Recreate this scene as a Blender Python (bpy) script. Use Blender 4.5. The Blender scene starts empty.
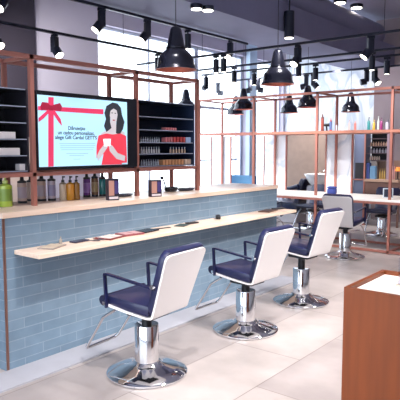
import bpy, bmesh, math, random
from mathutils import Vector, Matrix
random.seed(7)
R = math.radians
sc = bpy.context.scene
C = sc.collection

# ------------------------------------------------------------------ camera
CAM_H, FPX, PITCH, YAW = 1.6, 556.8, R(5.4), R(38.87)
cam_d = bpy.data.cameras.new('camera'); cam = bpy.data.objects.new('camera', cam_d); C.objects.link(cam)
cam.location = (0, 0, CAM_H); cam.rotation_euler = (R(90) - PITCH, 0, YAW)
cam_d.sensor_width = 36; cam_d.lens = 36 * FPX / 400; cam_d.clip_start = 0.05
sc.camera = cam
# ------------------------------------------------------------------ world, exposure
w = bpy.data.worlds.new('sky'); sc.world = w; w.use_nodes = True
bg = w.node_tree.nodes['Background']
bg.inputs[0].default_value = (0.86, 0.92, 1.0, 1); bg.inputs[1].default_value = 3.6
sc.view_settings.view_transform = 'Standard'; sc.view_settings.look = 'None'
sc.view_settings.gamma = 1; sc.view_settings.use_curve_mapping = False
sc.view_settings.exposure = 0.38
SPOT_W = 150          # base watts for the aimed track lamps and added fill beams

def at(px, py, X=None, Y=None, Z=None):
    """a point of the room seen at a place of the photograph, on one of its planes"""
    dx, dy = (px - 200) / FPX, (py - 200) / FPX
    cp, sp, c, s = math.cos(PITCH), math.sin(PITCH), math.cos(YAW), math.sin(YAW)
    d = Vector((c, s, 0)) * dx + Vector((s * sp, -c * sp, -cp)) * dy + Vector((-s * cp, c * cp, -sp))
    t = X / d.x if X is not None else Y / d.y if Y is not None else (Z - CAM_H) / d.z
    return Vector((0, 0, CAM_H)) + d * t

# ------------------------------------------------------------------ materials
def lin(h):
    v = [int(h[i:i + 2], 16) / 255 for i in (0, 2, 4)]
    return tuple((x / 12.92 if x <= .04045 else ((x + .055) / 1.055) ** 2.4) for x in v) + (1,)
_m = {}
def mat(name, col, rough=.5, metal=0, bump=0, var=0, scale=8, emit=0, coat=0, spec=.5):
    if name in _m: return _m[name]
    m = bpy.data.materials.new(name); m.use_nodes = True; nt = m.node_tree; b = nt.nodes['Principled BSDF']
    col = lin(col)
    b.inputs['Base Color'].default_value = col; b.inputs['Roughness'].default_value = rough
    b.inputs['Metallic'].default_value = metal; b.inputs['Coat Weight'].default_value = coat
    b.inputs['Specular IOR Level'].default_value = spec
    if var or bump:
        tc = nt.nodes.new('ShaderNodeTexCoord'); n = nt.nodes.new('ShaderNodeTexNoise')
        n.inputs['Scale'].default_value = scale; n.inputs['Detail'].default_value = 5
        nt.links.new(tc.outputs['Object'], n.inputs['Vector'])
        if var:
            mx = nt.nodes.new('ShaderNodeMix'); mx.data_type = 'RGBA'
            mx.inputs[6].default_value = tuple(max(0, c * (1 - var)) for c in col[:3]) + (1,)
            mx.inputs[7].default_value = tuple(min(1, c * (1 + var)) for c in col[:3]) + (1,)
            nt.links.new(n.outputs[0], mx.inputs[0]); nt.links.new(mx.outputs[2], b.inputs['Base Color'])
        if bump:
            bp = nt.nodes.new('ShaderNodeBump'); bp.inputs['Strength'].default_value = bump; bp.inputs['Distance'].default_value = .01
            nt.links.new(n.outputs[0], bp.inputs['Height']); nt.links.new(bp.outputs[0], b.inputs['Normal'])
    if emit:
        b.inputs['Emission Color'].default_value = col; b.inputs['Emission Strength'].default_value = emit
    _m[name] = m; return m

def glass_mat(name, tint, gloss=.08):
    if name in _m: return _m[name]
    m = bpy.data.materials.new(name); m.use_nodes = True; nt = m.node_tree; nt.nodes.clear()
    o = nt.nodes.new('ShaderNodeOutputMaterial'); t = nt.nodes.new('ShaderNodeBsdfTransparent'); g = nt.nodes.new('ShaderNodeBsdfGlossy')
    t.inputs[0].default_value = tint; g.inputs['Roughness'].default_value = .02
    mx = nt.nodes.new('ShaderNodeMixShader'); mx.inputs[0].default_value = gloss
    nt.links.new(t.outputs[0], mx.inputs[1]); nt.links.new(g.outputs[0], mx.inputs[2]); nt.links.new(mx.outputs[0], o.inputs[0])
    _m[name] = m; return m

def brick_mat(name, c1, c2, mortar, bw, rh, ms, plane, off=(0, 0), rough=.3, noise=.25, bump=.3, nscale=5, offset=.5):
    """tiles laid in a plane of the room: 'yz', 'xz' or 'xy'"""
    m = bpy.data.materials.new(name); m.use_nodes = True; nt = m.node_tree; b = nt.nodes['Principled BSDF']
    g = nt.nodes.new('ShaderNodeNewGeometry'); sx = nt.nodes.new('ShaderNodeSeparateXYZ'); cb = nt.nodes.new('ShaderNodeCombineXYZ')
    nt.links.new(g.outputs['Position'], sx.inputs[0])
    def src(ax, o, k):
        a = nt.nodes.new('ShaderNodeMath'); a.operation = 'ADD'; a.inputs[1].default_value = o
        nt.links.new(sx.outputs['xyz'.index(ax)], a.inputs[0]); nt.links.new(a.outputs[0], cb.inputs[k])
    src(plane[0], off[0], 0); src(plane[1], off[1], 1)
    br = nt.nodes.new('ShaderNodeTexBrick'); br.offset = offset; br.squash = 1
    nt.links.new(cb.outputs[0], br.inputs['Vector'])
    br.inputs['Scale'].default_value = 1; br.inputs['Brick Width'].default_value = bw; br.inputs['Row Height'].default_value = rh
    br.inputs['Mortar Size'].default_value = ms; br.inputs['Mortar Smooth'].default_value = .2; br.inputs['Bias'].default_value = 0
    br.inputs['Color1'].default_value = lin(c1); br.inputs['Color2'].default_value = lin(c2); br.inputs['Mortar'].default_value = lin(mortar)
    n = nt.nodes.new('ShaderNodeTexNoise'); n.inputs['Scale'].default_value = nscale; n.inputs['Detail'].default_value = 6
    nt.links.new(g.outputs['Position'], n.inputs['Vector'])
    rp = nt.nodes.new('ShaderNodeMapRange'); rp.inputs[1].default_value = .3; rp.inputs[2].default_value = .7
    rp.inputs[3].default_value = 1 - noise; rp.inputs[4].default_value = 1.0
    nt.links.new(n.outputs[0], rp.inputs[0])
    mx = nt.nodes.new('ShaderNodeMix'); mx.data_type = 'RGBA'; mx.blend_type = 'MULTIPLY'; mx.inputs[0].default_value = 1
    nt.links.new(br.outputs[0], mx.inputs[6]); nt.links.new(rp.outputs[0], mx.inputs[7]); nt.links.new(mx.outputs[2], b.inputs['Base Color'])
    bp = nt.nodes.new('ShaderNodeBump'); bp.inputs['Strength'].default_value = bump; bp.inputs['Distance'].default_value = .004; bp.invert = True
    nt.links.new(br.outputs['Fac'], bp.inputs['Height']); nt.links.new(bp.outputs[0], b.inputs['Normal'])
    b.inputs['Roughness'].default_value = rough
    return m

def marble_mat():
    m = bpy.data.materials.new('marble'); m.use_nodes = True; nt = m.node_tree; b = nt.nodes['Principled BSDF']
    g = nt.nodes.new('ShaderNodeNewGeometry')
    n = nt.nodes.new('ShaderNodeTexNoise'); n.inputs['Scale'].default_value = 1.1; n.inputs['Detail'].default_value = 8; n.inputs['Distortion'].default_value = 1.6
    mp = nt.nodes.new('ShaderNodeMapping'); mp.inputs['Rotation'].default_value = (0, R(35), 0); mp.inputs['Scale'].default_value = (1.6, 1, .7)
    nt.links.new(g.outputs['Position'], mp.inputs[0]); nt.links.new(mp.outputs[0], n.inputs['Vector'])
    cr = nt.nodes.new('ShaderNodeValToRGB'); e = cr.color_ramp.elements
    e[0].position = .40; e[0].color = lin('f3f6fb'); e[1].position = .62; e[1].color = lin('eff3fa')
    k = e.new(.50); k.color = lin('cad6e5'); k = e.new(.46); k.color = lin('edf2f8'); k = e.new(.54); k.color = lin('d3deea')
    nt.links.new(n.outputs[0], cr.inputs[0]); nt.links.new(cr.outputs[0], b.inputs['Base Color']); b.inputs['Roughness'].default_value = .25
    return m

def wood_mat(name, c1, c2, rough=.4, axis=1, scale=3):
    m = bpy.data.materials.new(name); m.use_nodes = True; nt = m.node_tree; b = nt.nodes['Principled BSDF']
    g = nt.nodes.new('ShaderNodeNewGeometry'); mp = nt.nodes.new('ShaderNodeMapping')
    s = [14, 14, 14]; s[axis] = 1.2; mp.inputs['Scale'].default_value = s
    n = nt.nodes.new('ShaderNodeTexNoise'); n.inputs['Scale'].default_value = scale; n.inputs['Detail'].default_value = 6
    nt.links.new(g.outputs['Position'], mp.inputs[0]); nt.links.new(mp.outputs[0], n.inputs['Vector'])
    cr = nt.nodes.new('ShaderNodeValToRGB'); e = cr.color_ramp.elements
    e[0].position = .35; e[0].color = lin(c1); e[1].position = .65; e[1].color = lin(c2)
    nt.links.new(n.outputs[0], cr.inputs[0]); nt.links.new(cr.outputs[0], b.inputs['Base Color']); b.inputs['Roughness'].default_value = rough
    return m

TILE = brick_mat('blue_tile', '748b9f', '7b92a6', '92a4b5', .3145, .0755, .003, 'yz', off=(-2.124, .012), rough=.22, noise=.15, nscale=7)
TILE_END = brick_mat('blue_tile_end', '748b9f', '7b92a6', '92a4b5', .3145, .0755, .003, 'xz', off=(0, .012), rough=.22, noise=.15, nscale=7)
_j = at(300, 360, Z=0)
FLOOR = brick_mat('floor_tile', 'a89e9d', 'bdb3b0', '8a807d', 1.2, .6, .004, 'yx', off=(-_j.y + 6, -_j.x + 6), rough=.32, noise=.32, bump=.1, nscale=2.4, offset=.5)
MARBLE = marble_mat()
COPPER = mat('copper_paint', 'b07468', .4, .3)
OAK = wood_mat('oak', 'e6c9b2', 'efd8c6', .35, 1)
OAKX = wood_mat('oak_edge', 'c98f6a', 'd8a580', .4, 0)
BROWN = wood_mat('desk_wood', '71340f', '7f3d14', .5, 2, 1.5)
WHITE = mat('white_shell', 'eeeaea', .3, coat=.3)
WHITE2 = mat('white_laminate', 'f4f0ec', .35)
NAVY = mat('navy_vinyl', '1f2347', .33, bump=.05, scale=60, coat=.2)
DARKNAVY = mat('dark_navy_vinyl', '1b1f3c', .35)
CHROME = mat('chrome', 'e4e6ea', .07, 1)
BLACK = mat('black_metal', '17181f', .4, .2)
PEND = mat('pendant_enamel', '1d1f2d', .25, .4, coat=.4)
PENDIN = mat('pendant_copper_lining', 'c8705c', .35, .5)
TRACK = mat('track_metal', '1b1f30', .4, .3)
GLOW = mat('lamp_glow', 'fff4e6', emit=9)
DARKSHELF = mat('dark_shelf_board', '20263c', .45)
SHELFEDGE = mat('shelf_edge', '8f98ac', .35)

# ------------------------------------------------------------------ mesh building
class MB:
    def __init__(s): s.bm = bmesh.new()
    def box(s, lo, hi, bev=0, M=None, seg=2):
        lo, hi = Vector(lo), Vector(hi)
        r = bmesh.ops.create_cube(s.bm, size=1); vs = r['verts']
        for v in vs: v.co = Vector((lo[i] + (v.co[i] + .5) * (hi[i] - lo[i]) for i in range(3)))
        if bev:
            es = list({e for v in vs for e in v.link_edges})
            rr = bmesh.ops.bevel(s.bm, geom=es, offset=bev, segments=seg, affect='EDGES', profile=.5)
            vs = list({v for f in rr['faces'] for v in f.verts} | {v for v in vs if v.is_valid})
        if M is not None: bmesh.ops.transform(s.bm, matrix=M, verts=[v for v in vs if v.is_valid])
        return s
    def cyl(s, a, b, r, r2=None, n=20):
        a, b = Vector(a), Vector(b); d = b - a; r2 = r if r2 is None else r2
        M = Matrix.Translation((a + b) / 2) @ d.to_track_quat('Z', 'Y').to_matrix().to_4x4()
        bmesh.ops.create_cone(s.bm, cap_ends=True, segments=n, radius1=r, radius2=r2, depth=d.length, matrix=M)
        return s
    def ball(s, c, r, sx=1, sy=1, sz=1):
        M = Matrix.Translation(c) @ Matrix.Diagonal((sx, sy, sz, 1))
        bmesh.ops.create_uvsphere(s.bm, u_segments=16, v_segments=10, radius=r, matrix=M); return s
    def lathe(s, prof, c=(0, 0, 0), n=32, cap=True):
        c = Vector(c); rings = []
        for r, z in prof:
            rings.append([s.bm.verts.new(c + Vector((r * math.cos(2 * math.pi * k / n), r * math.sin(2 * math.pi * k / n), z))) for k in range(n)])
        for A, B in zip(rings, rings[1:]):
            for k in range(n): s.bm.faces.new((A[k], A[(k + 1) % n], B[(k + 1) % n], B[k]))
        if cap:
            s.bm.faces.new(rings[0][::-1]); s.bm.faces.new(rings[-1])
        return s
    def tube(s, pts, r, n=10):
        pts = [Vector(p) for p in pts]; rings = []; up = None
        for i, p in enumerate(pts):
            d = (pts[min(i + 1, len(pts) - 1)] - pts[max(i - 1, 0)]).normalized()
            if up is None:
                up = Vector((0, 0, 1)) if abs(d.z) < .9 else Vector((1, 0, 0))
            x = d.cross(up).normalized(); y = x.cross(d).normalized(); up = y
            rings.append([s.bm.verts.new(p + r * (x * math.cos(2 * math.pi * k / n) + y * math.sin(2 * math.pi * k / n))) for k in range(n)])
        for A, B in zip(rings, rings[1:]):
            for k in range(n): s.bm.faces.new((A[k], A[(k + 1) % n], B[(k + 1) % n], B[k]))
        s.bm.faces.new(rings[0][::-1]); s.bm.faces.new(rings[-1]); return s
    def ribbon(s, path, th, vc=0):
        """bent board: path of (u, z, half width), thickness to the left of travel, width along v"""
        n = len(path); rows = []
        for i, (u, z, hw) in enumerate(path):
            a = path[max(i - 1, 0)]; b = path[min(i + 1, n - 1)]
            t = Vector((b[0] - a[0], b[1] - a[1])).normalized(); nn = Vector((-t.y, t.x)) * th
            rows.append([s.bm.verts.new((u + nn.x * q, vc + hw * e, z + nn.y * q)) for q, e in ((0, -1), (0, 1), (1, 1), (1, -1))])
        for A, B in zip(rows, rows[1:]):
            for k in range(4): s.bm.faces.new((A[k], A[(k + 1) % 4], B[(k + 1) % 4], B[k]))
        s.bm.faces.new(rows[0][::-1]); s.bm.faces.new(rows[-1]); return s
    def prism(s, poly, f0, f1):
        """polygon (a, b) lifted by f0 and f1: functions (a, b) -> point"""
        A = [s.bm.verts.new(f0(*p)) for p in poly]; B = [s.bm.verts.new(f1(*p)) for p in poly]
        s.bm.faces.new(A[::-1]); s.bm.faces.new(B)
        for k in range(len(poly)): s.bm.faces.new((A[k], A[(k + 1) % len(poly)], B[(k + 1) % len(poly)], B[k]))
        return s
    def build(s, name, m, parent=None, smooth=False, loc=None, bevel=0):
        bmesh.ops.recalc_face_normals(s.bm, faces=s.bm.faces)
        if bevel: bmesh.ops.bevel(s.bm, geom=[e for e in s.bm.edges if len(e.link_faces) == 2 and e.calc_face_angle(0) > .6], offset=bevel, segments=2, affect='EDGES', profile=.5, clamp_overlap=True)
        me = bpy.data.meshes.new(name); s.bm.to_mesh(me); s.bm.free()
        if smooth:
            for p in me.polygons: p.use_smooth = True
            try: me.set_sharp_from_angle(angle=R(40))
            except Exception: pass
        o = bpy.data.objects.new(name, me); C.objects.link(o); me.materials.append(m)
        if loc is not None: o.location = loc
        if parent is not None: o.parent = parent
        return o

def tag(o, label=None, cat=None, group=None, kind=None):
    if label: o['label'] = label
    if cat: o['category'] = cat
    if group: o['group'] = group
    if kind: o['kind'] = kind
    return o
def thing(name, label, cat, loc=(0, 0, 0), rz=0, group=None):
    o = bpy.data.objects.new(name, None); C.objects.link(o); o.location = loc; o.rotation_euler = (0, 0, rz)
    o.empty_display_size = .1
    return tag(o, label, cat, group)
def struct(o): o['kind'] = 'structure'; return o
def dup(root, loc, rz, label, group=None):
    def cp(o, par):
        c = o.copy(); C.objects.link(c)
        if par is not None: c.parent = par
        for ch in list(o.children): cp(ch, c)
        return c
    r = cp(root, None); r.location = loc; r.rotation_euler = (0, 0, rz); r['label'] = label
    if group: r['group'] = group
    return r
bpy.context.view_layer.update()

# ================================================================== THE ROOM
XL, YB, XR, YF, ZC = -7.0, 12.0, 2.6, -2.6, 4.3
PLASTER = mat('grey_plaster', 'b9b4c4', .8, var=.06, scale=2)
struct(MB().box((XL - .3, YF - .3, -.12), (XR + .3, YB + .3, 0)).build('floor', FLOOR))
struct(MB().box((XL - .3, YF - .3, ZC), (XR + .3, YB + .3, ZC + .15)).build('ceiling', mat('ceiling_concrete', 'b4b4c8', .85, var=.15, scale=1.5)))
WY0, WY1, WZ1 = 6.08, 10.3, 3.58
wl = MB(); wl.box((XL - .3, 4.87, 0), (XL, WY0, ZC)); wl.box((XL - .3, WY1, 0), (XL, WY1 + .3, ZC)); wl.box((XL - .3, 11.9, 0), (XL, YB + .3, ZC)); wl.box((XL - .3, WY1 + .3, WZ1), (XL, 11.9, ZC)); wl.box((XL - .3, WY0, WZ1), (XL, WY1, ZC))
struct(wl.build('wall_left', PLASTER))
struct(MB().box((XL - .3, YF, 1.75), (XL + .05, 4.87, ZC)).build('wall_left_panelling', mat('dark_panel', '2f2a36', .6, var=.2, scale=3)))
struct(MB().box((XL - .3, YF, 0), (XL + .02, 4.87, 1.75)).build('wall_left_dado', mat('beige_stone', 'cdbab0', .6, var=.25, scale=5)))
struct(MB().box((XL - .3, YB, 0), (-4.74, YB + .3, ZC)).build('wall_back', MARBLE))
struct(MB().box((-4.74, YB - .1, 0), (XR + .3, YB + .3, ZC)).build('wall_back_return', mat('taupe_wall', '9a8a90', .7, var=.12, scale=3)))
wr = MB(); wr.box((XR, YF, 0), (XR + .3, YB, ZC)); struct(wr.build('wall_right', mat('right_wall', 'd8d0d0', .8, var=.05)))
wf = MB(); wf.box((XL, YF - .3, 0), (-5.6, YF, ZC)); wf.box((2.2, YF - .3, 0), (XR, YF, ZC)); wf.box((-5.6, YF - .3, 3.4), (2.2, YF, ZC)); wf.box((-5.6, YF - .3, 0), (2.2, YF, .1))
struct(wf.build('wall_front', PLASTER))
# glazing on the left: fixed panes and a door with push bar
FR = mat('pale_window_frame', 'cfd8e8', .4)
PANE = glass_mat('window_glass', (.97, .99, 1, 1), .05)
wn = MB()
for y in (WY0 + .02, 7.35, 8.66): wn.box((XL - .16, y - .02, 0), (XL - .1, y + .02, WZ1))
for z in (.03, 2.41, WZ1 - .03): wn.box((XL - .16, WY0, z - .02), (XL - .1, 8.66, z + .02))
w1 = struct(wn.build('window_1', FR))
MB().box((XL - .14, WY0, .05), (XL - .13, 8.66, WZ1)).build('pane', PANE, w1)
dn = MB()
for y in (8.72, 10.26): dn.box((XL - .17, y - .03, 0), (XL - .1, y + .03, WZ1))
for z in (.04, 2.41, WZ1 - .03): dn.box((XL - .17, 8.72, z - .025), (XL - .1, 10.26, z + .025))
d1 = struct(dn.build('door_1', FR))
MB().box((XL - .14, 8.75, .06), (XL - .13, 10.23, WZ1)).build('pane', PANE, d1)
MB().tube([(XL - .06, 8.78, 1.34), (XL - .06, 10.02, 1.34)], .016).build('push_bar', mat('steel_blue', '9fb2c8', .3, .6), d1)
MB().tube([(XL - .1, 9.62, 1.36), (XL - .04, 9.6, 1.42), (XL - .04, 9.6, 1.55), (XL - .1, 9.62, 1.6)], .014).build('door_handle', mat('steel_blue', '9fb2c8'), d1)
w3b = MB()
for y in (WY1 + .32, 11.88): w3b.box((XL - .16, y - .02, 0), (XL - .1, y + .02, WZ1))
for z in (.03, WZ1 - .03): w3b.box((XL - .16, WY1 + .3, z - .02), (XL - .1, 11.9, z + .02))
w3 = struct(w3b.build('window_3', FR))
MB().box((XL - .14, WY1 + .3, .05), (XL - .13, 11.9, WZ1)).build('pane', PANE, w3)
struct(MB().box((XL, WY1, 0), (XL + .1, WY1 + .28, 3.9)).build('trim_1', mat('pale_blue_pilaster', 'bcd2e6', .6)))
wf2 = MB()
for x in (-5.58, -3.0, -.4, 2.18): wf2.box((x - .03, YF - .2, .1), (x + .03, YF - .12, 3.4))
w2 = struct(wf2.build('added_window', FR))  # unseen glazing behind the camera, added to let daylight in
MB().box((-5.58, YF - .165, .1), (2.18, YF - .155, 3.4)).build('pane', PANE, w2)
# bulkhead over the bar, floor strip at its foot
struct(MB().box((-5.28, YF, 3.3), (-4.32, YB, 3.72)).build('trim_2', mat('bulkhead', '7a7b98', .7, var=.15, scale=2)))
struct(MB().box((-3.486, 1.2, 0), (-3.21, 5.95, .012)).build('trim_3', mat('cement_strip', 'a9a9b2', .5, var=.1, scale=6)))
# half-height partition at the wash basins
struct(MB().box((-6.6, 11.4, 0), (-5.0, 11.5, 1.93)).build('wall_partition', mat('brown_wall', '8c776b', .7, var=.18, scale=7)))

# ducts
def duct(x, z, r, y0, y1, label, col):
    o = MB().cyl((x, y0, z), (x, y1, z), r, n=40).build('air_duct', col, smooth=True); tag(o, label, 'air duct'); return o
DUCT = mat('duct_metal', '8d8eaa', .5, .2, var=.12, scale=2)
duct(-4.66, 3.93, .26, YF + .02, 11.55, 'big round grey air duct ending near the marble wall', DUCT)

# ================================================================== BAR COUNTER
XC, Y0, Y1, ZT = -3.486, 2.136, 5.806, 1.145
bar = thing('bar_counter', 'long bar counter with blue brick tiles and oak top', 'counter', (-3.8, 3.97, 0))
def P(o, par=None):
    """keep world place when parenting to a moved thing"""
    par = par or bar; o.parent = par; o.matrix_parent_inverse = Matrix.LocRotScale(par.location, par.rotation_euler, None).inverted(); return o
P(MB().box((-4.12, Y0 + .012, 0), (XC, Y1, 1.104)).build('tiled_front', TILE))
P(MB().box((-4.12, Y0, 0), (XC - .012, Y0 + .012, 1.104)).build('tiled_end', TILE_END))
P(MB().box((-4.14, Y0 - .012, 1.105), (XC + .012, Y1 + .012, ZT), .004).build('countertop', OAK))
P(MB().box((XC - .012, Y0 - .003, 0), (XC + .003, Y0 + .012, 1.104)).build('corner_trim', mat('trim_bronze', '7d5a50', .4, .4)))
P(MB().box((XC + .001, 2.215, .842), (-3.19, 5.76, .872), .003).build('shelf', OAK))
for y in (2.8, 3.97, 5.2):
    P(MB().prism([(0, .84), (.22, .84), (.22, .835), (.01, .80), (0, .80)], lambda a, b, y=y: Vector((XC + a, y - .004, b)), lambda a, b, y=y: Vector((XC + a, y + .004, b))).build('shelf_bracket', BLACK))

# ================================================================== COPPER RACK ON THE BAR
XF, XB2, ZR = -3.735, -4.10, 2.29
PY = [1.50, 2.565, 3.69, 4.585]
rack = thing('display_rack', 'copper tube rack standing on the oak bar top', 'rack', (-3.9, 3.0, ZT))
T = .017
for y in PY:
    for x in (XF, XB2):
        P(MB().box((x - T, y - T, ZT), (x + T, y + T, ZR + .017)).build('post', COPPER), rack)
for x in (XF, XB2):
    P(MB().box((x - T, PY[0], ZR - T), (x + T, PY[-1], ZR + T)).build('top_rail', COPPER), rack)
    P(MB().box((x - T, PY[0], 1.375), (x + T, PY[-1], 1.405)).build('lower_rail', COPPER), rack)
for y in PY:
    for z in (ZR, 1.39):
        P(MB().box((XB2 + T, y - T * .8, z - T * .8), (XF - T, y + T * .8, z + T * .8)).build('cross_rail', COPPER), rack)

def shelf_unit(y0, y1, zs, label, tone):
    u = thing('shelf_unit', label, 'shelf unit', (XB2 + .1, (y0 + y1) / 2, 1.407), group='shelf units in the copper rack')
    P(MB().box((XB2 + .02, y0, 1.407), (XB2 + .04, y1, 2.045)).build('back_panel', tone), u)
    for y in (y0, y1 - .014): P(MB().box((XB2 + .04, y, 1.407), (XF - .02, y + .014, 2.045)).build('side_panel', tone), u)
    for z in zs:
        s_ = P(MB().box((XB2 + .04, y0 + .014, z - .009), (XF - .03, y1 - .014, z)).build('shelf', tone), u)
        e = MB().box((XF - .03, y0 + .014, z - .008), (XF - .026, y1 - .014, z)).build('edge_strip', SHELFEDGE, s_)
        e.matrix_parent_inverse = s_.matrix_parent_inverse.copy(); e.parent = s_
        e.matrix_parent_inverse = Matrix.LocRotScale(u.location, None, None) @ Matrix.Identity(4); e.matrix_parent_inverse = Matrix.Identity(4)
    return u
ZL = [2.045, 1.915, 1.79, 1.665, 1.54, 1.421]
shelf_unit(1.52, 2.545, ZL, 'dark shelf unit at the left end of the copper rack', mat('charcoal_board', '1c1b26', .5))
ZRs = [2.045, 1.895, 1.77, 1.65, 1.54, 1.421]
shelf_unit(3.71, 4.565, ZRs, 'blue-black shelf unit right of the screen with colour tubes', mat('blueblack_board', '182743', .5))

# ================================================================== SCREEN
XS = XF + .035
def TV(px, py): p = at(px, py, X=XS); return p.y, p.z
tv = thing('television', 'wall screen showing a gift card advert with red bow', 'television', (XS - .05, 3.12, 1.42))
P(MB().box((XS - .07, 2.59, 1.42), (XS, 3.668, 2.04), .004).build('frame', mat('tv_black', '12141c', .3)), tv)
SCR = mat('screen_light', 'a4d2e6', .25, emit=.62)
RIB = mat('screen_red', 'c43458', .3, emit=.6); RIBD = mat('screen_dark_red', '8f1f38', .3, emit=.5)
sy0, sz0 = TV(37.2, 96); sy1, sz1 = TV(127.5, 165)
sz0, sz1 = 2.005, 1.447
P(MB().box((XS, sy0, sz1), (XS + .002, sy1, sz0)).build('screen', SCR), tv)
def flat(name, pts, m, d, par=tv):
    poly = [TV(*p) for p in pts]
    return P(MB().prism(poly, lambda a, b: Vector((XS + d, a, b)), lambda a, b: Vector((XS + d + .001, a, b))).build(name, m), par)
D0 = .003
flat('ribbon', [(48, 97), (53.4, 97.3), (53.4, 166.3), (48, 166.7)], RIB, D0)
flat('ribbon', [(37.6, 106), (103, 109.3), (103, 114.3), (37.6, 110)], RIB, D0 + .0012)
flat('bow', [(50, 106), (47, 102.5), (41.5, 102), (40, 106), (40.5, 110.5), (46, 110), (50, 109.5)], RIBD, D0 + .0026)
flat('bow', [(51, 106), (54, 104.5), (59.5, 103), (61.5, 106.5), (60.5, 111), (55.5, 110.5), (51, 109.5)], RIBD, D0 + .0026)
flat('bow', [(49.5, 109), (46, 111), (38, 118), (38, 122), (43, 118.5), (50, 111)], RIB, D0 + .0039)
flat('bow', [(51.5, 109), (54, 110.5), (60, 119), (61.5, 126), (58, 122), (51.5, 112)], RIB, D0 + .0039)
flat('bow', [(48.5, 105.5), (52.5, 105.7), (52.7, 110.5), (48.5, 110.3)], RIBD, D0 + .0052)
flat('portrait_hair', [(112, 102.5), (117, 103.5), (120.5, 108), (121.5, 115), (124, 122), (122.5, 129), (119, 135), (115.5, 133), (116, 120), (110, 112), (109.5, 122), (111, 128), (106, 132), (103.5, 126), (105.5, 119), (104, 113), (106, 106)], mat('screen_hair', '2e3138', .3, emit=.35), D0 + .0026)
SKIN = mat('screen_skin', 'b3aeb2', .3, emit=.6)
flat('portrait_neck', [(110, 119), (115.5, 119), (116, 129), (124, 132), (126, 140), (99, 140), (101, 133), (109.5, 129)], SKIN, D0 + .0012)
flat('portrait_face', [(110, 109), (113, 107.5), (116, 109.5), (117, 115), (116, 121), (113.5, 124.5), (111, 122), (109.2, 116)], SKIN, D0 + .0039)
flat('portrait_hair', [(109.3, 112), (110, 107), (113.5, 105.2), (117, 108), (117.6, 115), (116.2, 110.5), (113, 108.6), (110.6, 110)], mat('screen_hair', '2e3138'), D0 + .0052)
for q in ((110.4, 112.6), (113.6, 113)):
    flat('portrait_eye', [(q[0], q[1] + .35), (q[0] + 1, q[1] - .3), (q[0] + 2, q[1] + .5), (q[0] + 1, q[1] + .9)], mat('screen_hair', '2e3138'), D0 + .0052)
flat('portrait_mouth', [(111.6, 120), (113, 119.6), (114.6, 120), (113.2, 121)], RIBD, D0 + .0052)
DRESS = mat('screen_dress', 'cf3b4c', .3, emit=.6)
flat('portrait_dress', [(98, 135.5), (106, 133.5), (112, 134.5), (120, 133.5), (125.5, 136), (126, 150), (126.5, 162.5), (121, 163), (121.5, 164.2), (101, 164.8), (103, 154), (96, 158), (96, 146)], DRESS, D0 + .0039)
flat('portrait_arm', [(99, 150), (104, 144), (107, 147), (103, 153), (97.5, 161), (96.2, 156)], SKIN, D0 + .0052)
flat('portrait_arm', [(108, 143), (112, 146), (117, 153), (124.5, 156), (124, 161), (116, 159), (109, 151)], SKIN, D0 + .0052)
flat('portrait_cup', [(102.5, 139), (110, 138.8), (109.5, 146), (103.5, 146.2)], mat('screen_white', 'e8f0f4', .3, emit=.7), D0 + .0065)
def text(name, s, y, z, size, m, par, align='CENTER', d=.004, X=XS):
    cu = bpy.data.curves.new(name, 'FONT'); cu.body = s; cu.size = size; cu.align_x = align; cu.extrude = .0004; cu.offset = .0006
    t = bpy.data.objects.new(name, cu); C.objects.link(t)
    bpy.context.view_layer.update()
    me = bpy.data.meshes.new_from_object(t.evaluated_get(bpy.context.evaluated_depsgraph_get()))
    bpy.data.objects.remove(t)
    o = bpy.data.objects.new(name, me); C.objects.link(o); me.materials.clear(); me.materials.append(m)
    me.transform(Matrix(((0, 0, 1, X + d), (1, 0, 0, y), (0, 1, 0, z), (0, 0, 0, 1))))
    return P(o, par)
INK = mat('screen_ink', '2e3a5c', .3, emit=.2)
for i, s in enumerate(('D\u0103ruie\u015fte', 'un cadou personalizat,', "alege Gift Cardul GETT'S")):
    y, z = TV(76.5, 130 + i * 4.6); text('headline', s, y, z, .042, INK, tv)
for i, (a, b) in enumerate(((59, 95), (60, 95), (60, 94), (61, 93), (66, 88), (69, 84), (73, 80))):
    py = 143.2 + i * 2.1 + (1.5 if i > 3 else 0) + (1.5 if i > 5 else 0)
    flat('small_print', [(a, py), (b, py - .1), (b, py + .45), (a, py + .55)], mat('screen_grey', '8fb3c4', .3, emit=.4), D0)

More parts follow.
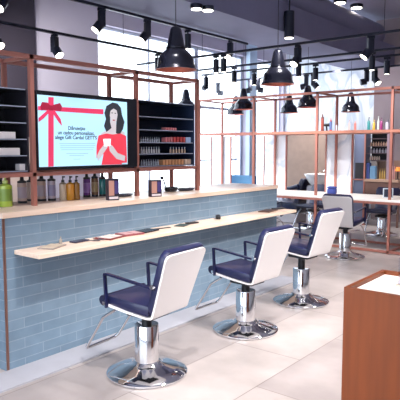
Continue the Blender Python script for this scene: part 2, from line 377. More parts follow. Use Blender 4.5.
# ================================================================== CHAIRS
def make_chair(label):
    t = thing('salon_chair', label, 'chair', group='white-backed hydraulic salon chairs')
    H = .22
    back = []
    for d in (.17, .14, .10, .05, 0): back.append(d)
    # white shell, front lip to top of back
    ax, az, bx, bz = -.222, .50, -.364, .914
    W = lambda s: .195 + .033 * min(1, max(0, s))        # the back widens towards its top
    path = [(.215, .535, H - .02), (.205, .512, H), (0, .482, .21), (-.16, .464, .197), (-.2, .468, .195), (-.215, .48, .195), (ax, az, .195)]
    L = math.hypot(bx - ax, bz - az); r = .045
    for s in (.15, .5, .8, 1 - r / L, 1 - .7 * r / L, 1 - .4 * r / L, 1 - .15 * r / L, 1):
        dd = max(0, r - (1 - s) * L); hw = W(s) - r + math.sqrt(max(0, r * r - dd * dd))
        path.append((ax + (bx - ax) * s, az + (bz - az) * s, hw - .004))
    path = [(u, z, h) for u, z, h in path]
    MB().ribbon(path[::-1], .014).build('shell', WHITE, t, smooth=True)
    # back cushion in front of the shell
    cp = []
    for s in (-.03, .1, .5, .85, .93, .98, 1.0):
        hw = W(s) + .002 - (.045 * max(0, (s - .85) / .15) ** 2)
        cp.append((ax + .004 + (bx - ax) * s + .002, az + .012 + (bz - az) * s + .008, hw))
    MB().ribbon(cp[::-1], .05).build('back_cushion', NAVY, t, smooth=True, bevel=.012)
    # seat cushion with a rolled front
    MB().box((-.185, -H + .016, 0), (.205, H - .016, .078), .018, M=Matrix.Translation((0, 0, .492)) @ Matrix.Rotation(R(-3), 4, 'Y')).build('seat_cushion', NAVY, t, smooth=True)
    MB().cyl((.212, -H + .004, .542), (.212, H - .004, .542), .036, n=24).build('front_roll', DARKNAVY, t, smooth=True)
    for sgn in (-1, 1):
        v = sgn * (H + .008)
        a = MB().ribbon([(.172, .50, .013), (.178, .60, .013), (.186, .728, .013), (.182, .741, .013), (.16, .745, .013), (0, .727, .013), (-.2, .706, .013), (-.262, .70, .013)], .014, v).build('armrest', mat('arm_navy', '14173a', .3), t, bevel=.004)
        MB().cyl((-.25, v - sgn * .012, .705), (-.25, v + sgn * .022, .705), .014, n=14).build('hinge', CHROME, a, smooth=True)
        MB().cyl((.178, v - sgn * .012, .535), (.178, v + sgn * .02, .535), .012, n=14).build('bolt', CHROME, a, smooth=True)
    MB().box((-.13, -.1, .425), (.10, .1, .462), .006).build('seat_plate', BLACK, t)
    MB().lathe([(.036, .25), (.036, .43), (.06, .432)], n=24).build('piston', BLACK, t, smooth=True)
    MB().lathe([(.086, .06), (.086, .35), (.082, .358), (.03, .36)], n=36).build('column', CHROME, t, smooth=True)
    MB().lathe([(.278, 0), (.287, .006), (.287, .018), (.275, .028), (.2, .05), (.13, .068), (.105, .078), (.096, .092), (.087, .096)], n=48).build('base_plate', CHROME, t, smooth=True)
    MB().tube([(.02, -.06, .38), (.06, -.13, .385), (.16, -.15, .39), (.2, -.13, .39), (.16, -.11, .385), (.05, -.06, .38)], .006, 8).build('pump_lever', CHROME, t, smooth=True)
    f = MB()
    f.tube([(.14, -.17, .475), (.26, -.17, .40), (.43, -.165, .155), (.455, -.15, .13), (.455, .15, .13), (.43, .165, .155), (.26, .17, .40), (.14, .17, .475)], .011, 10)
    f.build('footrest', CHROME, t, smooth=True)
    return t
ch = make_chair('salon chair nearest the camera, white back, at the bar')
ch.location = (-2.705, 2.755, 0); ch.rotation_euler = (0, 0, R(184))
ch['group'] = 'white-backed hydraulic salon chairs'
for x, y, a, lab in (
        (-2.69, 3.975, 178, 'second salon chair along the bar, between two others'),
        (-2.745, 5.08, 176, 'third salon chair along the bar, farthest from the camera'),
        (-3.40, 7.60, 92, 'salon chair seen from behind at the long white table'),
        (-4.78, 7.55, 80, 'salon chair just past the far end of the bar'),
        (-3.75, 9.95, -88, 'salon chair behind the white table by the right post'),
        (-5.15, 9.95, -95, 'salon chair behind the white table in front of the basins')):
    c_ = dup(ch, (x, y, 0), R(a), lab)
    lift = .05 if lab.startswith('third') else -.09 if 'behind the white' in lab else 0     # pumped up or down
    for k in c_.children:
        if lift and k.name.split('.')[0] not in ('column', 'base_plate'): k.location.z += lift

# ================================================================== STYLING STATION
SX = [-6.64, -5.42, -4.205, -2.99, -1.77]
SYF, SYB, SZ = 8.22, 8.94, 2.47
st = thing('styling_station', 'copper frame styling station with long white table and high shelf', 'styling station', (-4.2, 8.6, 0))
t_ = .018
for x in SX:
    for y in (SYF, SYB):
        P(MB().box((x - t_, y - t_, 0), (x + t_, y + t_, SZ + t_)).build('post', COPPER), st)
for y in (SYF, SYB):
    for z, nm in ((SZ, 'top_rail'), (1.845, 'shelf_rail'), (.03, 'floor_rail')):
        P(MB().box((SX[0], y - t_, z - t_), (SX[-1], y + t_, z + t_)).build(nm, COPPER), st)
for x in SX:
    for z in (SZ, 1.845, .03):
        P(MB().box((x - t_ * .8, SYF + t_, z - t_ * .8), (x + t_ * .8, SYB - t_, z + t_ * .8)).build('cross_rail', COPPER), st)
P(MB().box((SX[1], SYF - .022, 1.82), (SX[-1], SYB + .02, 1.862)).build('high_shelf', mat('copper_board', 'a9705f', .5, .1)), st)
tt = P(MB().box((SX[0] - .1, SYF - .05, .785), (SX[-1], SYB + .06, .82), .004).build('tabletop', WHITE2), st)
P(MB().box((SX[0] - .1, SYF - .052, .75), (SX[-1], SYF - .03, .784)).build('table_fascia', COPPER), st)
# panels against the rear posts; pale marble stands in for bright mirror reflections
for i, (a, b, lab) in enumerate(((211, 230.5, 'narrow marble mirror stand-in nearest the glass door'), (263.8, 286, 'middle narrow marble mirror stand-in left of the brown partition'), (326, 352, 'marble mirror stand-in on the white table right of the brown partition'))):
    x0, x1 = at(a, 150, Y=SYB + .02).x, at(b, 150, Y=SYB + .02).x
    m_ = thing('mirror_standin', lab, 'panel', ((x0 + x1) / 2, SYB + .035, .82), group='copper framed marble mirror stand-ins on the station')
    fr = MB(); y0, y1 = SYB + .02, SYB + .05
    for x in (x0, x1): fr.box((x - .012, y0, .821), (x + .012, y1, 1.819))
    P(fr.build('frame', COPPER), m_)
    P(MB().box((x0 + .012, y0 + .008, .821), (x1 - .012, y1, 1.819)).build('slab', MARBLE), m_)

# ================================================================== RECEPTION DESK (right foreground)
c0 = at(344, 287, Z=.9)
DX, DY = c0.x, c0.y
desk = thing('reception_desk', 'brown wooden desk block with recessed white top', 'desk', (DX + .6, DY + .25, 0))
dk = MB(); th = .022; DX1, DY1 = DX + 1.3, DY + .52
dk.box((DX, DY, 0), (DX1, DY + th, .9)); dk.box((DX, DY1 - th, 0), (DX1, DY1, .9)); dk.box((DX, DY + th, 0), (DX + th, DY1 - th, .9)); dk.box((DX1 - th, DY + th, 0), (DX1, DY1 - th, .9))
P(dk.build('body', BROWN), desk)
P(MB().box((DX + th, DY + th, .86), (DX1 - th, DY1 - th, .878)).build('white_top', WHITE2), desk)
sh = thing('sign_holder', 'clear acrylic sign holder standing on the desk', 'sign holder', (at(399, 286, Z=.878).x, at(399, 286, Z=.878).y, .878))
hx, hy, _ = sh.location
P(MB().box((hx - .012, hy - .02, .8785), (hx + .12, hy + .02, .886)).build('foot', mat('acrylic_foot', 'd9c9b8', .2)), sh)
P(MB().box((hx - .005, hy - .002, .887), (hx + .11, hy + .002, 1.03)).build('panel', glass_mat('acrylic', (.8, .8, .84, 1), .12)), sh)

# ================================================================== PENDANTS
def make_pendant(label):
    t = thing('pendant_lamp', label, 'pendant lamp', group='dark dome pendant lamps')
    out = [(.02, .375), (.03, .372), (.044, .36), (.05, .345), (.082, .19), (.086, .178), (.112, .155), (.145, .12), (.16, .085), (.163, .045), (.167, .028), (.181, .006), (.183, 0)]
    inn = [(.176, 0), (.158, .03), (.15, .075), (.13, .108), (.06, .15), (.01, .155)]
    MB().lathe(out, n=40, cap=False).build('shade', PEND, t, smooth=True)
    s = MB().lathe(inn, n=40, cap=False).build('lining', PENDIN, t, smooth=True)
    MB().lathe([(.182, 0), (.176, 0)], n=40, cap=False).build('rim', PENDIN, t)
    MB().lathe([(.08, .18), (.089, .182), (.089, .194), (.08, .198)], n=32, cap=False).build('collar', PEND, t, smooth=True)
    MB().ball((0, 0, .085), .034).build('bulb', mat('frosted_bulb', 'f0e4d8', .4), t, smooth=True)
    MB().cyl((0, 0, .37), (0, 0, ZC - 2.28), .0035, n=8).build('cord', BLACK, t)
    MB().cyl((0, 0, ZC - 2.28 - .03), (0, 0, ZC - 2.28), .03).build('ceiling_rose', BLACK, t, smooth=True)
    return t
pd = make_pendant('big pendant lamp hanging over the nearest salon chair')
PL = [((176, 70), 'x'), ((277.5, 84.5), 'pendant lamp hanging over the third bar chair, second largest'),
      ((307.5, 107.5), 'pendant lamp over the table between middle posts, right of a smaller one'),
      ((289, 113), 'small far pendant lamp between two larger station pendants'),
      ((350.5, 112), 'rightmost pendant lamp, above the coloured bottles'),
      ((243.5, 109.5), 'pendant lamp left of the tall middle copper post'),
      ((235.5, 114.5), 'lowest looking pendant lamp, partly behind another one'),
      ]
for i, (q, lab) in enumerate(PL):
    p = at(*q, Z=2.28)
    if i == 0: pd.location = p
    else:
        c_ = dup(pd, p, 0, lab)
        if -4.9 < p.x < -4.4:          # these two hang from the underside of the air duct
            zb = 3.91 - math.sqrt(.26 ** 2 - (p.x + 4.66) ** 2)
            for k in c_.children:
                if k.name.startswith('cord'): k.scale.z = (zb - 2.28) / (ZC - 2.28)
                if k.name.startswith('ceiling_rose'): k.location.z = zb - ZC
dup(pd, at(186, 110, Z=2.28), 0, 'pendant lamp mostly hidden behind the right shelf unit')

# ================================================================== TRACKS AND SPOTS
TZ = 3.0
def track(name_label, a, b, top):
    a, b = Vector(a), Vector(b)
    t = thing('light_track', name_label, 'light track', (a + b) / 2, group='black ceiling light tracks')
    d = (b - a).normalized(); n = Vector((-d.y, d.x, 0)) * .017
    P(MB().prism([(0, -1), (1, -1), (1, 1), (0, 1)], lambda u, v: a + (b - a) * u + n * v - Vector((0, 0, .016)), lambda u, v: a + (b - a) * u + n * v + Vector((0, 0, .016))).build('rail', TRACK), t)
    k = max(2, int((b - a).length / 1.9))
    for i in range(k):
        p = a + (b - a) * ((i + .5) / k)
        if top > a.z + .05: P(MB().cyl((p.x, p.y, a.z + .016), (p.x, p.y, top), .004, n=8).build('hanger', TRACK), t)
    return t
A1x, A2x, A2z = at(56, 33, Z=TZ).x, -5.2, 3.255
track('track running over the rack from the left edge', (A1x, 1.5, TZ), (A1x, 6.8, TZ), ZC)
A2x = at(103, 7, Z=A2z).x
track('track fixed under the dark bulkhead above the bar', (A2x, 1.5, A2z), (A2x, 7.6, A2z), 3.3)
BY = [at(300, y_, Z=TZ).y for y_ in (43.5, 59, 65, 74.5)]
names = ['nearest of four parallel tracks over the room', 'second nearest of four parallel tracks over the room', 'third of four parallel tracks, before the farthest', 'farthest of four parallel tracks over the styling table']
for y_, nm in zip(BY, names): track(nm, (-6.9, y_, TZ), (-1.2, y_, TZ), ZC)

def make_spot(label, h=.2):
    """origin at the track; the can hangs below and its lens looks along local +x and down"""
    t = thing('track_spotlight', label, 'spotlight', group='black cylinder spotlights on the tracks')
    MB().box((-.05, -.016, -.05), (.05, .016, -.017), .003).build('adapter', TRACK, t)
    MB().cyl((0, 0, -.05), (0, 0, -.08), .012, n=12).build('stem', TRACK, t)
    can = MB().cyl((0, 0, -.075), (0, 0, -.075 - h), .045, n=24).build('can', TRACK, t, smooth=True)
    MB().lathe([(.036, -.078 - h), (.045, -.076 - h)], n=24, cap=False).build('bezel', TRACK, can)
    MB().cyl((0, 0, -.0745 - h), (0, 0, -.0765 - h), .036, n=24).build('lens', GLOW, can, smooth=True)
    return t
def make_side_spot(label, lens=None, tilt=.6):
    """can swung out sideways on its arm, seen as a small L"""
    t = thing('track_spotlight', label, 'spotlight', group='black cylinder spotlights on the tracks')
    MB().box((-.05, -.016, -.05), (.05, .016, -.017), .003).build('adapter', TRACK, t)
    MB().box((-.038, -.038, -.235), (.038, .038, -.05), .006).build('driver_box', TRACK, t)
    d = Vector((.8, 0, -tilt)).normalized(); a = Vector((.045, 0, -.235))
    can = MB().cyl(a - d * .04, a + d * .06, .056, n=24).build('can', TRACK, t, smooth=True)
    e = a + d * .06
    MB().cyl(e, e + d * .003, .05, n=24).build('lens', lens or GLOW, can, smooth=True)
    return t
sp0 = make_spot('track spotlight at the top left above the screen'); sp1 = make_side_spot('x', tilt=.95); sp2 = make_side_spot('x', mat('lens_off', '4a5068', .15), .15)
def where(px, tr):
    if tr == 'A1': p = at(px, 100, X=A1x); return Vector((A1x, p.y, TZ))
    if tr == 'A2': p = at(px, 100, X=A2x); return Vector((A2x, p.y, A2z))
    k = int(tr[1]) - 1; p = at(px, 100, Y=BY[k]); return Vector((p.x, BY[k], TZ))
camdir = R(-55)
spots = [  # px, track, straight or tilted, heading of the lens, label
    (103, 'A2', 1, R(-110), 'tilted spotlight under the bulkhead left of the window edge'),
    (148, 'A2', 1, R(-115), 'tilted spotlight under the bulkhead above the screen corner'),
    (188, 'A2', 0, 0, 'spotlight under the bulkhead right of the big pendant'),
    (230, 'A2', 1, R(-80), 'glowing spotlight at the far end of the bulkhead track'),
    (7, 'A2', 1, R(-70), 'spotlight in the top left corner of the room'),
    (-3, 'A1', 1, R(5), 'spotlight at the left edge above the dark panelling'),
    (56, 'A1', 1, R(5), 'tilted glowing spotlight above the screen bow'),
    (158, 'A1', 0, 0, 'spotlight close behind the big pendant shade'),
    (216, 'B1', 0, 0, 'left spotlight of the pair on the nearest cross track'),
    (223.5, 'B1', 0, 0, 'right spotlight of the pair on the nearest cross track'),
    (297, 'B1', 1, R(-100), 'spotlight above and right of the second pendant'),
    (369, 'B1', 1, R(-140), 'spotlight under the round end of the air duct'),
    (234, 'B2', 0, 0, 'spotlight on the second track left of the second pendant'),
    (298, 'B2', 0, 0, 'lower spotlight right beside the second pendant'),
    (371, 'B2', 0, 0, 'dark spotlight on the second track below the duct end'),
    (206, 'B3', 2, R(150), 'tilted far spotlight just right of the rack post'),
    (254, 'B3', 0, 0, 'far spotlight left of the second pendant rim'),
    (315, 'B3', 0, 0, 'spotlight on the third track over the middle of the table'),
    (386, 'B3', 0, 0, 'rightmost spotlight on the third track'),
    (218, 'B4', 2, R(20), 'tilted spotlight on the farthest track near the window'),
    (250, 'B4', 2, R(200), 'left one of two L shaped spotlights under the second pendant'),
    (258, 'B4', 2, R(20), 'right one of two L shaped spotlights under the second pendant'),
    (306, 'B4', 2, R(200), 'left one of two tilted spotlights over the station pendant'),
    (313, 'B4', 1, R(20), 'right one of two tilted spotlights over the station pendant'),
    (366, 'B4', 2, R(215), 'left one of two tilted spotlights above the right high shelf'),
    (374, 'B4', 1, R(-20), 'right one of two tilted spotlights above the right high shelf')]
used = set()
for px, tr, kind, hd, lab in spots:
    src = (sp0, sp1, sp2)[kind]; p = where(px, tr)
    if kind not in used: src.location = p; src.rotation_euler = (0, 0, hd); src['label'] = lab; used.add(kind)
    else: dup(src, p, hd, lab)
# recessed and surface lamps
def downlight(p, r, h, label, stem=0):
    t = thing('ceiling_downlight', label, 'ceiling lamp', p, group='ceiling downlights')
    z = stem
    MB().cyl((0, 0, 0), (0, 0, h), r, n=28).build('can', TRACK, t, smooth=True)
    MB().cyl((0, 0, -.001), (0, 0, -.006), r * .82, n=28).build('lens', GLOW, t, smooth=True)
    if stem: MB().cyl((0, 0, h), (0, 0, h + stem), .012, n=10).build('stem', TRACK, t)
    return t
p = at(208, 10.5, Z=3.25); downlight(p, .075, 3.3 - p.z, 'glowing lamp under the bulkhead beside a dimmer one')
p = at(196.5, 9, Z=3.25); downlight(p, .075, 3.3 - p.z, 'dimmer lamp under the bulkhead, left of a bright one')
p = at(289, 38, Z=3.2); downlight(p, .075, .38, 'long cylinder lamp above the second pendant', ZC - 3.2 - .38)
p = at(340, 3, Z=4.24); downlight(p, .12, .06, 'ceiling lamp at the top edge, left of its neighbour')
p = at(356.5, 8, Z=4.24); downlight(p, .12, .06, 'ceiling lamp right of the duct, lower of two')

# beams of the track lamps plus added fill (on bar, chairs, floor and station)
def beam(name, loc, target, watts, size=R(75), r=.06, col=(1, .95, .91)):
    l = bpy.data.lights.new(name, 'SPOT'); l.energy = watts; l.spot_size = size; l.spot_blend = .8; l.shadow_soft_size = r; l.color = col
    o = bpy.data.objects.new(name, l); C.objects.link(o); o.location = loc
    o.rotation_euler = (Vector(target) - Vector(loc)).to_track_quat('-Z', 'Y').to_euler()
for x, y, tx, ty, k in ((-1.9, .6, -2.2, 1.6, 1.2), (-1.6, 2.2, -2.4, 2.9, 1.3), (-1.6, 3.6, -2.5, 3.9, 1.3), (-1.7, 5.0, -2.6, 5.2, 1.3), (-1.9, 6.5, -2.6, 6.8, 1.2),
                        (-.6, 1.4, -2.0, 3.0, 1.1), (-.4, 3.4, -2.0, 4.2, 1.2), (-.6, 5.2, -2.2, 5.4, 1.2),  # unseen fill beams near the camera, added to brighten the chair backs
                        (-3.0, 7.0, -3.4, 9.2, 1.3), (-4.6, 7.0, -4.8, 9.2, 1.3), (-4.4, 10.6, -4.9, 11.4, .9), (-5.6, 10.4, -6, 11.6, .8), (-3.0, 10.5, -3.6, 11.4, .8)):
    beam('lamp_and_fill_beam', (x, y, 2.95), (tx, ty, 0), SPOT_W * k)
for y in (2.5, 3.4, 4.3, 5.2):
    beam('bar_light', (-3.0, y, 2.9), (-3.7, y, 1.1), SPOT_W * .3, R(60))
for x in (-6.4, -5.4, -4.6):
    beam('back_wall_light', (x, 9.6, 2.95), (x, 12, 2.6), SPOT_W * .27, R(110))
    beam('panel_fill', (x + .6, 6.2, 2.95), (x + .4, 8.9, 1.3), SPOT_W * .9, R(28))  # fill beam without a lamp body, added to whiten the standing panels
for y in (2.2, 3.6):
    beam('wall_light', (-5.75, y, 2.75), (-7, y + 1.4, 2.2), SPOT_W * 1.0, R(100))

# ================================================================== GOODS
def bottle(loc, r, h, body, cap, label, kind='pump', group=None, name='bottle', lab2=None):
    if group == 'bottles on the bar top': r, h = r * 1.2, h * 1.12
    t = thing(name, label, 'bottle', loc, group=group)
    if kind == 'pump':
        hb = h * .72
        MB().lathe([(r * .95, 0), (r, .006), (r, hb * .93), (r * .7, hb), (r * .34, hb * 1.03), (r * .34, hb * 1.08)], n=20).build('body', body, t, smooth=True)
        c_ = MB(); c_.lathe([(r * .42, hb * 1.05), (r * .42, hb * 1.16), (r * .16, hb * 1.18), (r * .16, h)], n=14); c_.box((-r * .15, -r * .15, h - .012), (r * .75, r * .15, h)); c_.build('pump', cap, t, smooth=True)
    else:
        hb = h * .74
        MB().lathe([(r * .94, 0), (r, .005), (r, hb * .95), (r * .9, hb)], n=20).build('body', body, t, smooth=True)
        MB().lathe([(r * 1.0, hb), (r * 1.0, hb + h * .06), (r * .45, hb + h * .10), (r * .38, h * .97), (r * .3, h)], n=20).build('nozzle', cap, t, smooth=True)
        MB().lathe([(r * 1.02, .0), (r * 1.02, h * .085)], n=20).build('foot_band', cap, t, smooth=True)
    if lab2: MB().lathe([(r * 1.01, hb * .25), (r * 1.01, hb * .8)], n=20, cap=False).build('label_band', lab2, t, smooth=True)
    return t
CAP = mat('black_cap', '1b1a22', .35)
def pc(px, py): return at(px, py, Z=ZT)
def lq(n, c): return mat('liquid_' + n, c, .2, coat=.4)
GB = 'bottles on the bar top'
bottle(pc(6, 206.5), .042, .215, lq('green', 'a9c24a'), mat('lime_cap', 'c4d070', .3), 'lime green pump bottle at the left end of the bar', 'pump', GB, lab2=mat('green_label', '7d9a3c', .4))
bottle(pc(1, 199), .036, .2, lq('dark', '3a3f30'), CAP, 'dark bottle cut by the left edge of the photo', 'pump', GB)
GREY = lq('grey', 'c0aaa0'); LAB = mat('grey_label', 'a89aa6', .4)
bottle(pc(22.5, 203), .031, .2, GREY, CAP, 'greyish bottle with black nozzle left of the copper post', 'nozzle', GB, lab2=LAB)
bottle(pc(31, 201), .028, .195, GREY, CAP, 'greyish bottle half hidden behind the copper post', 'nozzle', GB)
bottle(pc(42, 201), .031, .205, GREY, CAP, 'greyish bottle just right of the copper post', 'nozzle', GB, lab2=LAB)
bottle(pc(52, 200.5), .029, .205, lq('grey2', 'b3a6b4'), CAP, 'greyish mauve bottle second right of the copper post', 'nozzle', GB, lab2=mat('mauve_label', '8c86a6', .4))
bottle(pc(63.3, 200), .027, .185, lq('clear', 'c9b69e'), CAP, 'pale pump bottle left of the amber one', 'pump', GB)
bottle(pc(70.5, 200), .028, .185, lq('amber', 'cf8f2c'), CAP, 'amber pump bottle under the screen', 'pump', GB)
bottle(pc(76.5, 199.5), .026, .185, lq('brown', '8f6428'), CAP, 'dark amber pump bottle, right of the bright amber one', 'pump', GB)
bottle(pc(87, 197), .027, .2, lq('violet', '6b3f86'), CAP, 'violet bottle with black nozzle', 'nozzle', GB, lab2=mat('violet_label', '8a63a8', .4))
bottle(pc(95, 196.5), .027, .205, lq('mocha', '7c5f4a'), CAP, 'brown bottle between the violet and the teal one', 'nozzle', GB, lab2=mat('mocha_label', '9a8560', .4))
bottle(pc(102.5, 196), .027, .195, lq('teal', '1f6f74'), CAP, 'teal bottle at the right of the row', 'nozzle', GB)
def pbox(px, py, label, wd, h, rz):
    t = thing('product_box', label, 'box', pc(px, py), rz, group='picture boxes on the bar')
    MB().box((-.03, -wd / 2, 0), (.03, wd / 2, h), .002).build('carton', mat('carton_dark', '2b2536', .4), t)
    MB().box((.0303, -wd * .44, h * .22), (.0312, wd * .05, h * .92)).build('picture', mat('carton_photo', 'c08f80', .4), t)
    MB().box((.0303, wd * .1, h * .3), (.0312, wd * .42, h * .9)).build('picture', mat('carton_purple', '4a3f78', .4), t)
    MB().box((.0303, -wd * .42, h * .06), (.0312, wd * .42, h * .17)).build('strip', mat('carton_white', 'd8d0d4', .4), t)
pbox(112.5, 200, 'dark picture box on the bar, beside the teal bottle', .10, .185, R(-20))
pbox(155, 196.5, 'dark picture box standing alone near the middle of the bar', .11, .155, R(-20))
def tray(px, py, label, rx, ry, h, m, name, rz=0):
    o = MB().lathe([(.55, 0), (.8, .1), (1, .9), (1, 1), (.93, 1), (.75, .3), (.01, .22)], n=28, cap=False)
    for v in o.bm.verts: v.co = Vector((v.co.x * rx, v.co.y * ry, v.co.z * h))
    o = o.build(name, m, smooth=True, loc=pc(px, py)); o.rotation_euler = (0, 0, rz); tag(o, label, 'bowl' if 'bowl' in name else 'tray'); return o
tray(124, 196.5, 'low dark tray between the two picture boxes', .06, .1, .022, mat('tray_dark', '2a2f44', .4), 'tray')
tray(171, 191.5, 'black mixing bowl right of the lone picture box', .07, .08, .045, mat('bowl_black', '1d2230', .3), 'mixing_bowl')
tray(186, 190.5, 'flat dark tray near the right rack post', .07, .12, .025, mat('tray_dark', '2a2f44'), 'tray')
brush = thing('tint_brush', 'dark tint brush standing in the mixing bowl', 'brush', pc(166, 190.5))
MB().tube([(0, 0, .018), (-.01, -.02, .10), (-.02, -.035, .13)], .007, 8).build('handle', BLACK, brush, smooth=True)
MB().box((-.03, -.06, .12), (-.01, -.025, .15), .004).build('bristles', DARKNAVY, brush)
# things on the narrow shelf
SZT = .8725
def flatobj(px, py, name, label, cat, w_, d_, h, m, rz=0, page=None):
    p = at(px, py, Z=SZT); p.x = min(max(p.x, XC + .05 + w_ / 2), -3.20 - w_ / 2)
    t = thing(name, label, cat, p, rz, group='things on the narrow shelf')
    MB().box((-w_ / 2, -d_ / 2, 0), (w_ / 2, d_ / 2, h), min(.003, h * .3)).build('body', m, t)
    if page: MB().box((-w_ * .4, -d_ * .42, h), (w_ * .4, -d_ * .04, h + .002)).build('page', page, t); MB().box((-w_ * .4, d_ * .04, h), (w_ * .4, d_ * .42, h + .002)).build('page', page, t)
    return t
PAPER = mat('paper', 'd8cfc8', .6); RED = mat('magazine_red', '7a3a3a', .4)
flatobj(35, 244, 'magazine', 'grey magazine at the left end of the narrow shelf', 'magazine', .13, .2, .008, mat('mag_grey', '9c9088', .4), R(25), mat('mag_page', 'c9b6a0', .5))
flatobj(47, 247, 'card', 'small pink card at the shelf front edge', 'card', .05, .09, .004, mat('card_pink', 'c98a9a', .5), R(-20))
flatobj(60, 238.5, 'phone', 'dark phone lying on the shelf near its left end', 'phone', .07, .15, .012, mat('phone_dark', '3a3648', .25), R(5))
o = MB().tube([(math.cos(a) * .03, math.sin(a) * .045, .008) for a in [k * math.pi / 8 for k in range(17)]], .005, 8).build('glasses_rim', BLACK)
bpy.data.objects.remove(o)
gl = thing('eyeglasses', 'thin dark eyeglasses lying right of the phone', 'eyeglasses', (-3.32, 2.86, SZT), R(10), group='things on the narrow shelf')
for k in (-.03, .03): MB().tube([(.0 + math.cos(a) * .026, k + math.sin(a) * .026, .008) for a in [q * math.pi / 8 for q in range(17)]], .004, 8).build('lens_rim', mat('rim_dark', '4a4048', .3), gl, smooth=True)
for k in (-.058, .058): MB().tube([(0, k, .008), (-.10, k * .8, .006)], .0035, 6).build('temple', mat('rim_dark', '4a4048'), gl)
gb = mat('clear_glass_bottle', 'a09a92', .2)
bt = thing('spray_vial', 'tiny grey vial standing against the tiles on the shelf', 'vial', (-3.44, 2.585, SZT), group='things on the narrow shelf')
MB().lathe([(.012, 0), (.012, .035), (.005, .04), (.005, .055)], n=14).build('body', gb, bt, smooth=True)
flatobj(97, 236, 'magazine', 'open magazine with red brown cover, left of the pair', 'magazine', .16, .2, .012, RED, R(12), PAPER)
flatobj(116, 232.5, 'magazine', 'open magazine with pink pages, right of the pair', 'magazine', .15, .2, .014, mat('mag_wine', '8a4a50', .4), R(-8), mat('pink_page', 'c9a0a0', .5))
flatobj(146, 231.3, 'tablet', 'black tablet lying on the shelf behind the nearest chair', 'tablet', .13, .2, .012, mat('tablet_black', '16161e', .25), R(8))
flatobj(162, 228.5, 'comb', 'slim dark comb on the shelf right of the tablet', 'comb', .03, .18, .006, mat('comb_dark', '3a3230', .4), R(-12))
flatobj(182, 225.5, 'magazine', 'greenish dark leaflet left of the small scissors case', 'leaflet', .1, .16, .006, mat('mag_green', '39453f', .4), R(20))
flatobj(192, 223.5, 'scissors_case', 'small dark case above the second bar chair', 'case', .06, .13, .014, mat('case_dark', '332a2c', .4), R(-5))
k_ = thing('hair_clipper', 'small black clipper lying where the shelf passes the second chair', 'clipper', at(214.5, 218.5, Z=SZT), R(40), group='things on the narrow shelf')
k_.location.x = -3.4
MB().box((-.025, -.06, 0), (.025, .05, .04), .012).build('body', BLACK, k_, smooth=True); MB().box((-.02, .05, .008), (.02, .075, .028), .003).build('blade', CHROME, k_)
flatobj(259, 210.5, 'magazine', 'brown magazine near the far end of the narrow shelf', 'magazine', .14, .26, .012, mat('mag_brown', '6a4a3c', .4), R(10), mat('mag_dark_page', '5a4a48', .5))
flatobj(267, 208, 'phone', 'black phone by the far tip of the narrow shelf', 'phone', .08, .17, .012, BLACK, R(-10))

# goods in the shelf units
XG = XF - .09
def goods(px0, px1, zs, n, size, m, name, lab, cat, grp, h, kind='box', cap=None):
    y0, y1 = at(px0, 140, X=XG).y, at(px1, 140, X=XG).y
    proto = None
    for k in range(n):
        y = y0 + (k + .5) * (y1 - y0) / n
        loc = Vector((XG, y, zs))
        if proto is None:
            mb = MB()
            if kind == 'box': mb.box((-.03, -size / 2, 0), (.03, size / 2, h), .002)
            else: mb.lathe([(size * .46, 0), (size * .46, h * .62), (size * .2, h * .72), (size * .2, h)], n=12)
            proto = mb.build(name, m, smooth=kind != 'box'); proto.location = loc; tag(proto, lab, cat, grp)
            if cap:
                c_ = MB(); c_.box((-.031, -size * .4, h * .3), (-.03, size * .4, h * .7)) if kind == 'box' else c_.lathe([(size * .25, h * .78), (size * .25, h + .004)], n=12); c_.build('cap', cap, proto)
        else:
            c_ = proto.copy(); C.objects.link(c_); c_.location = loc
            for q in proto.children: e = q.copy(); C.objects.link(e); e.parent = c_
W_ = mat('carton_offwhite', 'ddd6d8', .5); PK = mat('carton_pink', 'd07a80', .5); RD = mat('carton_red', 'c04a4a', .5); OR = mat('carton_orange', 'cf9468', .5); BG = mat('carton_beige', 'd8b8a0', .5); SV = mat('tube_silver', 'b8bcc8', .35, .3); BLU = mat('carton_blue', '9fb6d8', .5)
goods(-6, 13, 1.665 + .001, 5, .042, W_, 'carton', 'white carton in the upper row of the left shelf unit', 'carton', 'white cartons, upper row of the left shelf unit', .052)
goods(-4, 17, 1.54 + .001, 5, .044, W_, 'carton', 'white carton in the middle row of the left shelf unit', 'carton', 'white cartons, middle row of the left shelf unit', .055)
goods(17, 29, 1.421 + .001, 3, .042, W_, 'carton', 'white carton on the bottom board of the left shelf unit', 'carton', 'white cartons, bottom of the left shelf unit', .05)
goods(163, 175, 1.77 + .001, 5, .018, PK, 'carton', 'tiny pink carton alone on the upper board', 'carton', 'tiny pink cartons on the upper board', .028)
goods(140, 160, 1.65 + .001, 9, .017, SV, 'tube', 'silver tube in the second goods row of the right unit', 'tube', 'silver tubes, second goods row', .05, 'b')
goods(163, 171, 1.65 + .001, 3, .02, PK, 'carton', 'pale pink carton right of the silver tubes', 'carton', 'pale pink cartons in the second goods row', .05)
goods(171, 184, 1.65 + .001, 4, .027, RD, 'carton', 'red carton in the second goods row', 'carton', 'red cartons in the second goods row', .055)
goods(184, 190, 1.65 + .001, 3, .03, BLU, 'carton', 'pale blue carton at the right of the second goods row', 'carton', 'pale blue cartons in the second goods row', .055)
goods(140, 160, 1.54 + .001, 8, .02, W_, 'jar', 'white capped bottle on the left of the third goods row', 'bottle', 'small white bottles of the third goods row', .06, 'b', SV)
goods(169, 186, 1.54 + .001, 6, .022, BG, 'jar', 'beige capped bottle right in the third goods row', 'bottle', 'small beige bottles of the third goods row', .058, 'b', SV)
goods(140, 159, 1.421 + .001, 8, .02, SV, 'tube', 'upright silver tube on the bottom board of the right unit', 'tube', 'silver tubes on the bottom board', .06, 'b')
